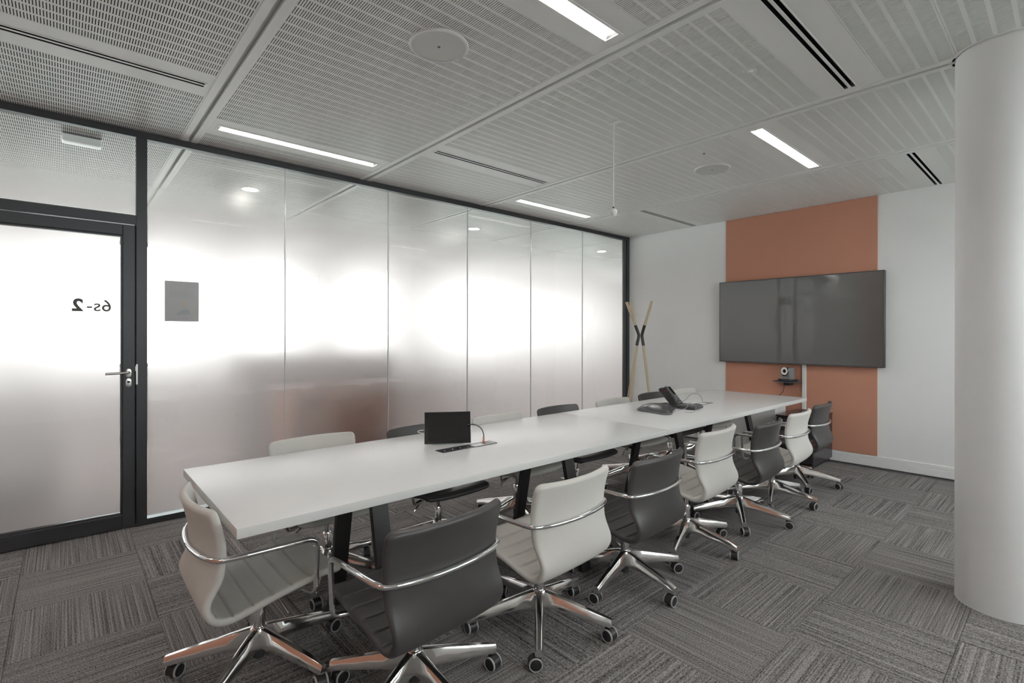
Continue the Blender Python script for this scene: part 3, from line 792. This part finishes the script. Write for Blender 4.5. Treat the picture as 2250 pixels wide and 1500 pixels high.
# conference speakerphone
sp = thing('conference_phone', 'dark three lobed conference phone on the far half of the table', 'phone', (-2.445, 3.915, ZT + 0.0003), R(0))
sp.scale = (1.06, 1.06, 1.25)
def lobed(rscale, z, n=72, th0=R(205)):
    out = []
    for k in range(n):
        t = 2*math.pi*k/n; u = t - th0
        r = (0.140 + 0.036*math.cos(3*u) + 0.008*math.cos(6*u))*rscale
        out.append((r*math.cos(t), r*math.sin(t), z))
    return out
def lobed_mesh(layers, name, mat):
    bm = bmesh.new(); rings = [[bm.verts.new(p) for p in lobed(*l)] for l in layers]; n = len(rings[0])
    for a, b_ in zip(rings, rings[1:]):
        for k in range(n): bm.faces.new((a[k], a[(k+1) % n], b_[(k+1) % n], b_[k]))
    bm.faces.new(rings[0][::-1]); bm.faces.new(rings[-1])
    b = MB(); b.merge(bm); return b.mesh(name, mat, 50)
link('lower_shell', lobed_mesh([(0.93, 0), (0.99, 0.006), (1.0, 0.013)], 'lower_shell', grey_plastic), sp)
link('upper_shell', lobed_mesh([(0.985, 0.0131), (0.97, 0.017), (0.88, 0.029), (0.72, 0.043), (0.52, 0.054), (0.30, 0.060), (0.08, 0.062)], 'upper_shell', dark_grey), sp)
for k in range(3): MB().box((-0.006, -0.004, 0), (0.006, 0.004, 0.003), 0.001, 1, M=RZ(70 + 25*k) @ T(0.055, 0, 0.0500) @ RY(28)).obj('button', grey_plastic, sp)
# desk phone
ph = thing('desk_phone', 'black desk phone with tilted display and key pad on the table', 'phone', (-2.470, 4.300, ZT + 0.0003), R(6))
# local +x is the front of the phone
MB().box((-0.02, -0.095, 0.000), (0.185, 0.095, 0.022), 0.005, 2, M=T(0, 0, 0.012) @ RY(3)).obj('key_base', dark_grey, ph)
for i in range(4):
    for j in range(3):
        MB().box((0.055 + 0.028*i, -0.01 + 0.028*j, 0.022), (0.073 + 0.028*i, 0.010 + 0.028*j, 0.027), 0.002, 1, M=T(0, 0, 0.012) @ RY(3)).obj('key', key_grey, ph)
scr = T(0.0, 0, 0.020) @ RY(-42)
bd_ = MB().box((-0.028, -0.105, 0.0), (0.0, 0.105, 0.215), 0.005, 2, M=scr).obj('display_body', black_plastic, ph)
MB().box((0.0003, -0.02, 0.125), (0.0025, 0.095, 0.205), 0.001, 1, M=scr).obj('display', black_gloss, bd_)
for i in range(4):
    for j in range(4):
        MB().box((0.0003, -0.012 + 0.028*j, 0.022 + 0.024*i), (0.004, 0.008 + 0.028*j, 0.038 + 0.024*i), 0.0015, 1, M=scr).obj('soft_key', key_grey, bd_)
MB().box((0.0003, -0.060, 0.188), (0.0012, -0.040, 0.206), M=scr).obj('blue_mark', blue_ink, bd_)
MB().box((0.0003, -0.060, 0.168), (0.0012, -0.040, 0.184), M=scr).obj('red_mark', red_ink, bd_)
hs = MB(); hs.tube(catmull([(0.028, -0.072, 0.020), (0.034, -0.072, 0.06), (0.034, -0.072, 0.15), (0.028, -0.072, 0.195)], 5), [0.021]*4 + [0.017]*9 + [0.021]*3, 12, M=scr)
hs.obj('handset', dark_grey, ph)
MB().tube([(-0.10, 0.03, 0.006), (-0.060, 0.03, 0.105)], 0.006, 8).obj('rear_foot', steel, ph)
MB().tube([(-0.10, -0.05, 0.006), (-0.060, -0.05, 0.105)], 0.006, 8).obj('rear_foot', steel, ph)
tag(MB().tube(catmull([(-2.46, 4.31, ZT + 0.06), (-2.47, 4.39, ZT + 0.055), (-2.47, 4.50, ZT + 0.10), (-2.465, 4.60, ZT + 0.105), (-2.458, 4.68, ZT + 0.07), (-2.455, 4.71, ZT + 0.012)], 7), 0.0035, 8).obj('phone_cable', white_cable), 'grey cable arching from the desk phone into the power box', 'cable')
tag(MB().tube(catmull([(-2.30, 3.98, ZT + 0.022), (-2.26, 4.05, ZT + 0.045), (-2.29, 4.14, ZT + 0.075), (-2.25, 4.19, ZT + 0.05), (-2.22, 4.10, ZT + 0.006), (-2.27, 4.04, ZT + 0.006)], 7), 0.0022, 8).obj('handset_cord', white_cable), 'thin grey cord looping between conference phone and desk phone', 'cable')
tag(MB().tube(catmull([(-2.62, 4.36, ZT + 0.0035), (-2.66, 4.33, ZT + 0.0035), (-2.71, 4.36, ZT + 0.004), (-2.70, 4.44, ZT + 0.004), (-2.64, 4.47, ZT + 0.004), (-2.62, 4.40, ZT + 0.008), (-2.66, 4.36, ZT + 0.0105), (-2.70, 4.40, ZT + 0.0105), (-2.66, 4.44, ZT + 0.0105)], 6), 0.0035, 8).obj('coiled_cable', black_plastic), 'short coil of black cable on the table behind the desk phone', 'cable')

# ---- notice on the glass
nt = thing('paper_notice', 'grey sheet of paper taped to the glass next to the door', 'notice', (XG - FR + 0.0060, 0.691, 1.521))
MB().box((-0.0006, -0.112, 0), (0.0, 0.112, 0.310)).obj('sheet', paper, nt)
ln = MB()
for k in range(5): ln.box((0.0001, -0.085, 0.19 + 0.011*k), (0.0004, 0.085, 0.1925 + 0.011*k))
for k in range(4): ln.box((0.0001, 0.03, 0.262 + 0.010*k), (0.0004, 0.10, 0.264 + 0.010*k))
ln.box((0.0001, -0.09, 0.020), (0.0004, 0.07, 0.0225)); ln.box((0.0001, -0.09, 0.038), (0.0004, -0.07, 0.041))
ln.box((0.0001, 0.021, 0.0), (0.0004, 0.0225, 0.31))
ln.poly([(-0.04, 0), (0.06, 0.014), (0.045, 0.05), (0.0, 0.045), (-0.03, 0.02)][::-1], 0.0001, 0.0004, M=T(0, 0.0, 0.045) @ MYZ)
ln.obj('printed_lines', ink, nt)
MB().lathe([(0, 0.0001), (0.017, 0.0001), (0.017, 0.0004), (0, 0.0004)], 24, M=T(0, 0.008, 0.137) @ MYZ).obj('printed_disc', ink_orange, nt)

# ================================================================== CEILING FITTINGS
blade_me = MB().box((-0.032, -0.0010, 0.002), (0.032, 0.0010, 0.017)).mesh('louvre_blade', reflector)
def ceiling_light(xc, ym, label):
    t = thing('ceiling_light', label, 'ceiling light', (xc, ym, ZC), 0, 'louvred ceiling lights')
    hl = LIGHT_LEN/2; hw = LIGHT_HALF_W
    f = MB(); w = 0.012
    f.box((-hw - 0.004, -hl - 0.004, -0.0035), (-hw + w, hl + 0.004, 0.0), 0.001, 1); f.box((hw - w, -hl - 0.004, -0.0035), (hw + 0.004, hl + 0.004, 0.0), 0.001, 1)
    f.box((-hw + w, -hl - 0.004, -0.0035), (hw - w, -hl + 0.02, 0.0), 0.001, 1); f.box((-hw + w, hl - 0.02, -0.0035), (hw - w, hl + 0.004, 0.0), 0.001, 1)
    f.obj('trim', ceil_white, t)
    g = MB(); g.box((-0.039, -hl + 0.02, 0.036), (0.039, hl - 0.02, 0.040)); 
    for sg in (-1, 1):
        g.poly([(sg*0.040, 0.0), (sg*0.042, 0.0), (sg*0.022, 0.037), (sg*0.020, 0.037)], -hl + 0.02, hl - 0.02, M=Matrix(((1, 0, 0, 0), (0, 0, 1, 0), (0, 1, 0, 0), (0, 0, 0, 1))))
    g.obj('reflector_trough', reflector, t)
    MB().tube([(0, -hl + 0.03, 0.027), (0, hl - 0.03, 0.027)], 0.007, 12).obj('fill_lamp_tube', fill_lamp_tube, t)
    n = 27
    for k in range(n): link('louvre_blade', blade_me, t, (0, -hl + 0.02 + (LIGHT_LEN - 0.04)*(k + 0.5)/n, 0))
    MB().lathe([(0, -0.006), (0.004, -0.006), (0.004, -0.0035), (0, -0.0035)], 10, M=T(0, -hl + 0.01, 0)).obj('release_catch', dark_grey, t)
def air_vent(xc, ym, ln_, label):
    t = thing('air_vent', label, 'air vent', (xc, ym, ZC), 0, 'linear slot air vents')
    hl = 0.655; hw = 0.036
    f = MB()
    f.box((-hw, -hl, -0.002), (-hw + 0.007, hl, 0.001), 0.0008, 1); f.box((hw - 0.007, -hl, -0.002), (hw, hl, 0.001), 0.0008, 1)
    f.box((-hw + 0.007, -hl, -0.002), (hw - 0.007, -hl + 0.012, 0.001)); f.box((-hw + 0.007, hl - 0.012, -0.002), (hw - 0.007, hl, 0.001))
    f.obj('vent_frame', ceil_white, t)
    MB().box((-0.008, -hl + 0.012, -0.0015), (0.008, hl - 0.012, 0.0010), 0.0006, 1).obj('centre_bar', ceil_white, t)
    MB().box((-hw + 0.007, -hl + 0.012, 0.034), (hw - 0.007, hl - 0.012, 0.038)).obj('plenum', black_void, t)
    s = MB(); s.box((-hw + 0.0065, -hl + 0.012, 0.0012), (-hw + 0.0075, hl - 0.012, 0.034)); s.box((hw - 0.0075, -hl + 0.012, 0.0012), (hw - 0.0065, hl - 0.012, 0.034)); s.box((-0.001, -hl + 0.012, 0.0012), (0.001, hl - 0.012, 0.034))
    s.obj('slot_lining', black_void, t)
names_l = {}
for (xc, ym, l_) in LIGHTS:
    outside = xc < XG
    if outside: continue
    side = 'added by the windows' if xc > 0 else 'above the table side near the column' if xc > -2 else 'close to the glass partition'
    where = 'added out of view behind the camera' if ym < 0 else 'nearest the camera' if ym < 2 else ('farther along, near the screen' if ym < 5.2 else 'by the wall')
    ceiling_light(xc, ym, 'recessed louvred ceiling light %s, %s' % (side, where))
for (xc, ym, l_) in VENTS:
    side = 'on the column side' if xc > -2 else 'on the glass side'
    where = 'nearest the door' if ym < 1 else ('over the middle of the table' if ym < 4 else 'next to the screen wall')
    air_vent(xc, ym, l_, 'double slot ceiling air vent %s %s' % (side, where))
def speaker(x, y, label):
    t = thing('ceiling_speaker', label, 'speaker', (x, y, ZC), 0, 'round ceiling speakers')
    MB().lathe([(0.140, -0.0095), (0.150, -0.0100), (0.154, -0.0060), (0.154, -0.0005), (0.140, -0.0005)], 64).obj('rim', white_plastic, t)
    MB().lathe([(0, -0.0085), (0.1395, -0.0085), (0.1395, -0.0005), (0, -0.0005)], 64).obj('grille', speaker_grille, t)
    MB().box((-0.006, -0.006, -0.0100), (0.006, 0.006, -0.0086), 0.001, 1).obj('badge', dark_grey, t)
speaker(-2.212, 1.460, 'round white ceiling speaker nearest the camera')
speaker(-2.203, 4.392, 'round white ceiling speaker farther away toward the screen')
def detector(x, y, label):
    t = thing('ceiling_sensor', label, 'sensor', (x, y, ZC))
    MB().lathe([(0.020, -0.0015), (0.033, -0.004), (0.036, -0.002), (0.036, -0.0004), (0.020, -0.0004)], 32).obj('ring', white_plastic, t)
    MB().lathe([(0, -0.011), (0.009, -0.010), (0.016, -0.003), (0.0195, -0.0004)], 24).obj('lens', white_plastic, t)
detector(-1.243, 2.923, 'small round ceiling sensor beside the long double vent')
detector(-1.246, 5.896, 'small round ceiling sensor close to the screen wall')
tag(MB().lathe([(0, -0.006), (0.006, -0.006), (0.008, -0.0004), (0, -0.0004)], 14, M=T(-2.06, 3.967, ZC)).obj('ceiling_pin', dark_grey), 'tiny dark pin in the ceiling near the far speaker', 'pin')
pm = thing('hanging_microphone', 'white ball microphone hanging on a thin cord over the table', 'microphone', (-2.183, 2.905, ZC))
MB().tube([(0, 0, 0.002), (0, 0, -0.615)], 0.0042, 10).obj('cord', white_plastic, pm)
MB().lathe([(0, -0.665), (0.012, -0.6625), (0.021, -0.655), (0.026, -0.6425), (0.0268, -0.6365), (0.0258, -0.636), (0.0258, -0.634), (0.0268, -0.6335), (0.025, -0.625), (0.018, -0.616), (0.007, -0.6115), (0, -0.611)], 28).obj('microphone_ball', white_plastic, pm)
MB().tube([(0, 0, -0.600), (0, 0, -0.612)], 0.0062, 10).obj('ferrule', dark_grey, pm)
MB().box((-0.05, -0.022, -0.003), (0.05, 0.03, -0.0004), 0.001, 1, M=T(0.0, 0.015, 0)).obj('ceiling_plate', ceil_white, pm)

# ================================================================== BEYOND THE GLASS
for y, lab in ((1.45, 'nearest the door'), (4.365, 'in the middle'), (7.258, 'farthest away')):
    t = thing('corridor_downlight', 'round lit downlight in the corridor ceiling behind the glass, ' + lab, 'ceiling light', (-5.715, y, ZC), 0, 'corridor downlights')
    MB().lathe([(0.075, -0.002), (0.088, -0.005), (0.092, -0.002), (0.092, -0.0004), (0.075, -0.0004)], 40).obj('ring', white_plastic, t)
    MB().lathe([(0, -0.0035), (0.05, -0.003), (0.0745, -0.001)], 32).obj('lens', downlight_lens, t)
em = thing('emergency_light', 'white rounded emergency light on the corridor ceiling above the door', 'emergency light', (-5.06, 0.106, ZC))
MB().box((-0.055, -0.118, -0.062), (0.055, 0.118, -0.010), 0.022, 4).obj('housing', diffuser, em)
MB().box((-0.05, -0.112, -0.010), (0.05, 0.112, -0.0005), 0.002, 1).obj('back_plate', white_plastic, em)
MB().lathe([(0, 0), (0.004, 0), (0.004, 0.002), (0, 0.002)], 10, M=T(0.05, 0.05, -0.045) @ MYZ).obj('indicator', green_led, em)
so = thing('lounge_sofa', 'orange lounge sofa with a dark back beyond the frosted glass', 'sofa', (-5.30, 2.17, 0))
MB().box((-0.30, -0.55, 0.10), (0.30, 0.55, 0.86), 0.06, 4).obj('seat_block', sofa_orange, so)
MB().box((-0.52, -0.85, 0.05), (-0.305, 0.85, 1.23), 0.05, 4).obj('back_screen', sofa_dark, so)
for sx in (-0.2, 0.22):
    for sy in (-0.45, 0.45): MB().tube([(sx, sy, 0), (sx, sy, 0.105)], 0.018, 10).obj('leg', dark_steel, so)
ac = thing('lounge_armchair', 'dark armchair beyond the frosted door', 'armchair', (-5.55, -0.40, 0))
MB().box((-0.34, -0.34, 0.12), (0.34, 0.34, 0.44), 0.05, 4).obj('seat_block', sofa_dark, ac)
MB().box((-0.40, -0.36, 0.30), (-0.20, 0.36, 0.90), 0.05, 4).obj('backrest', sofa_dark, ac)
for s in (-1, 1): MB().box((-0.34, s*0.345 - 0.05, 0.20), (0.30, s*0.345 + 0.05, 0.62), 0.04, 3).obj('armrest', sofa_dark, ac)
for sx in (-0.28, 0.28):
    for sy in (-0.28, 0.28): MB().tube([(sx, sy, 0), (sx, sy, 0.125)], 0.018, 10).obj('leg', dark_steel, ac)
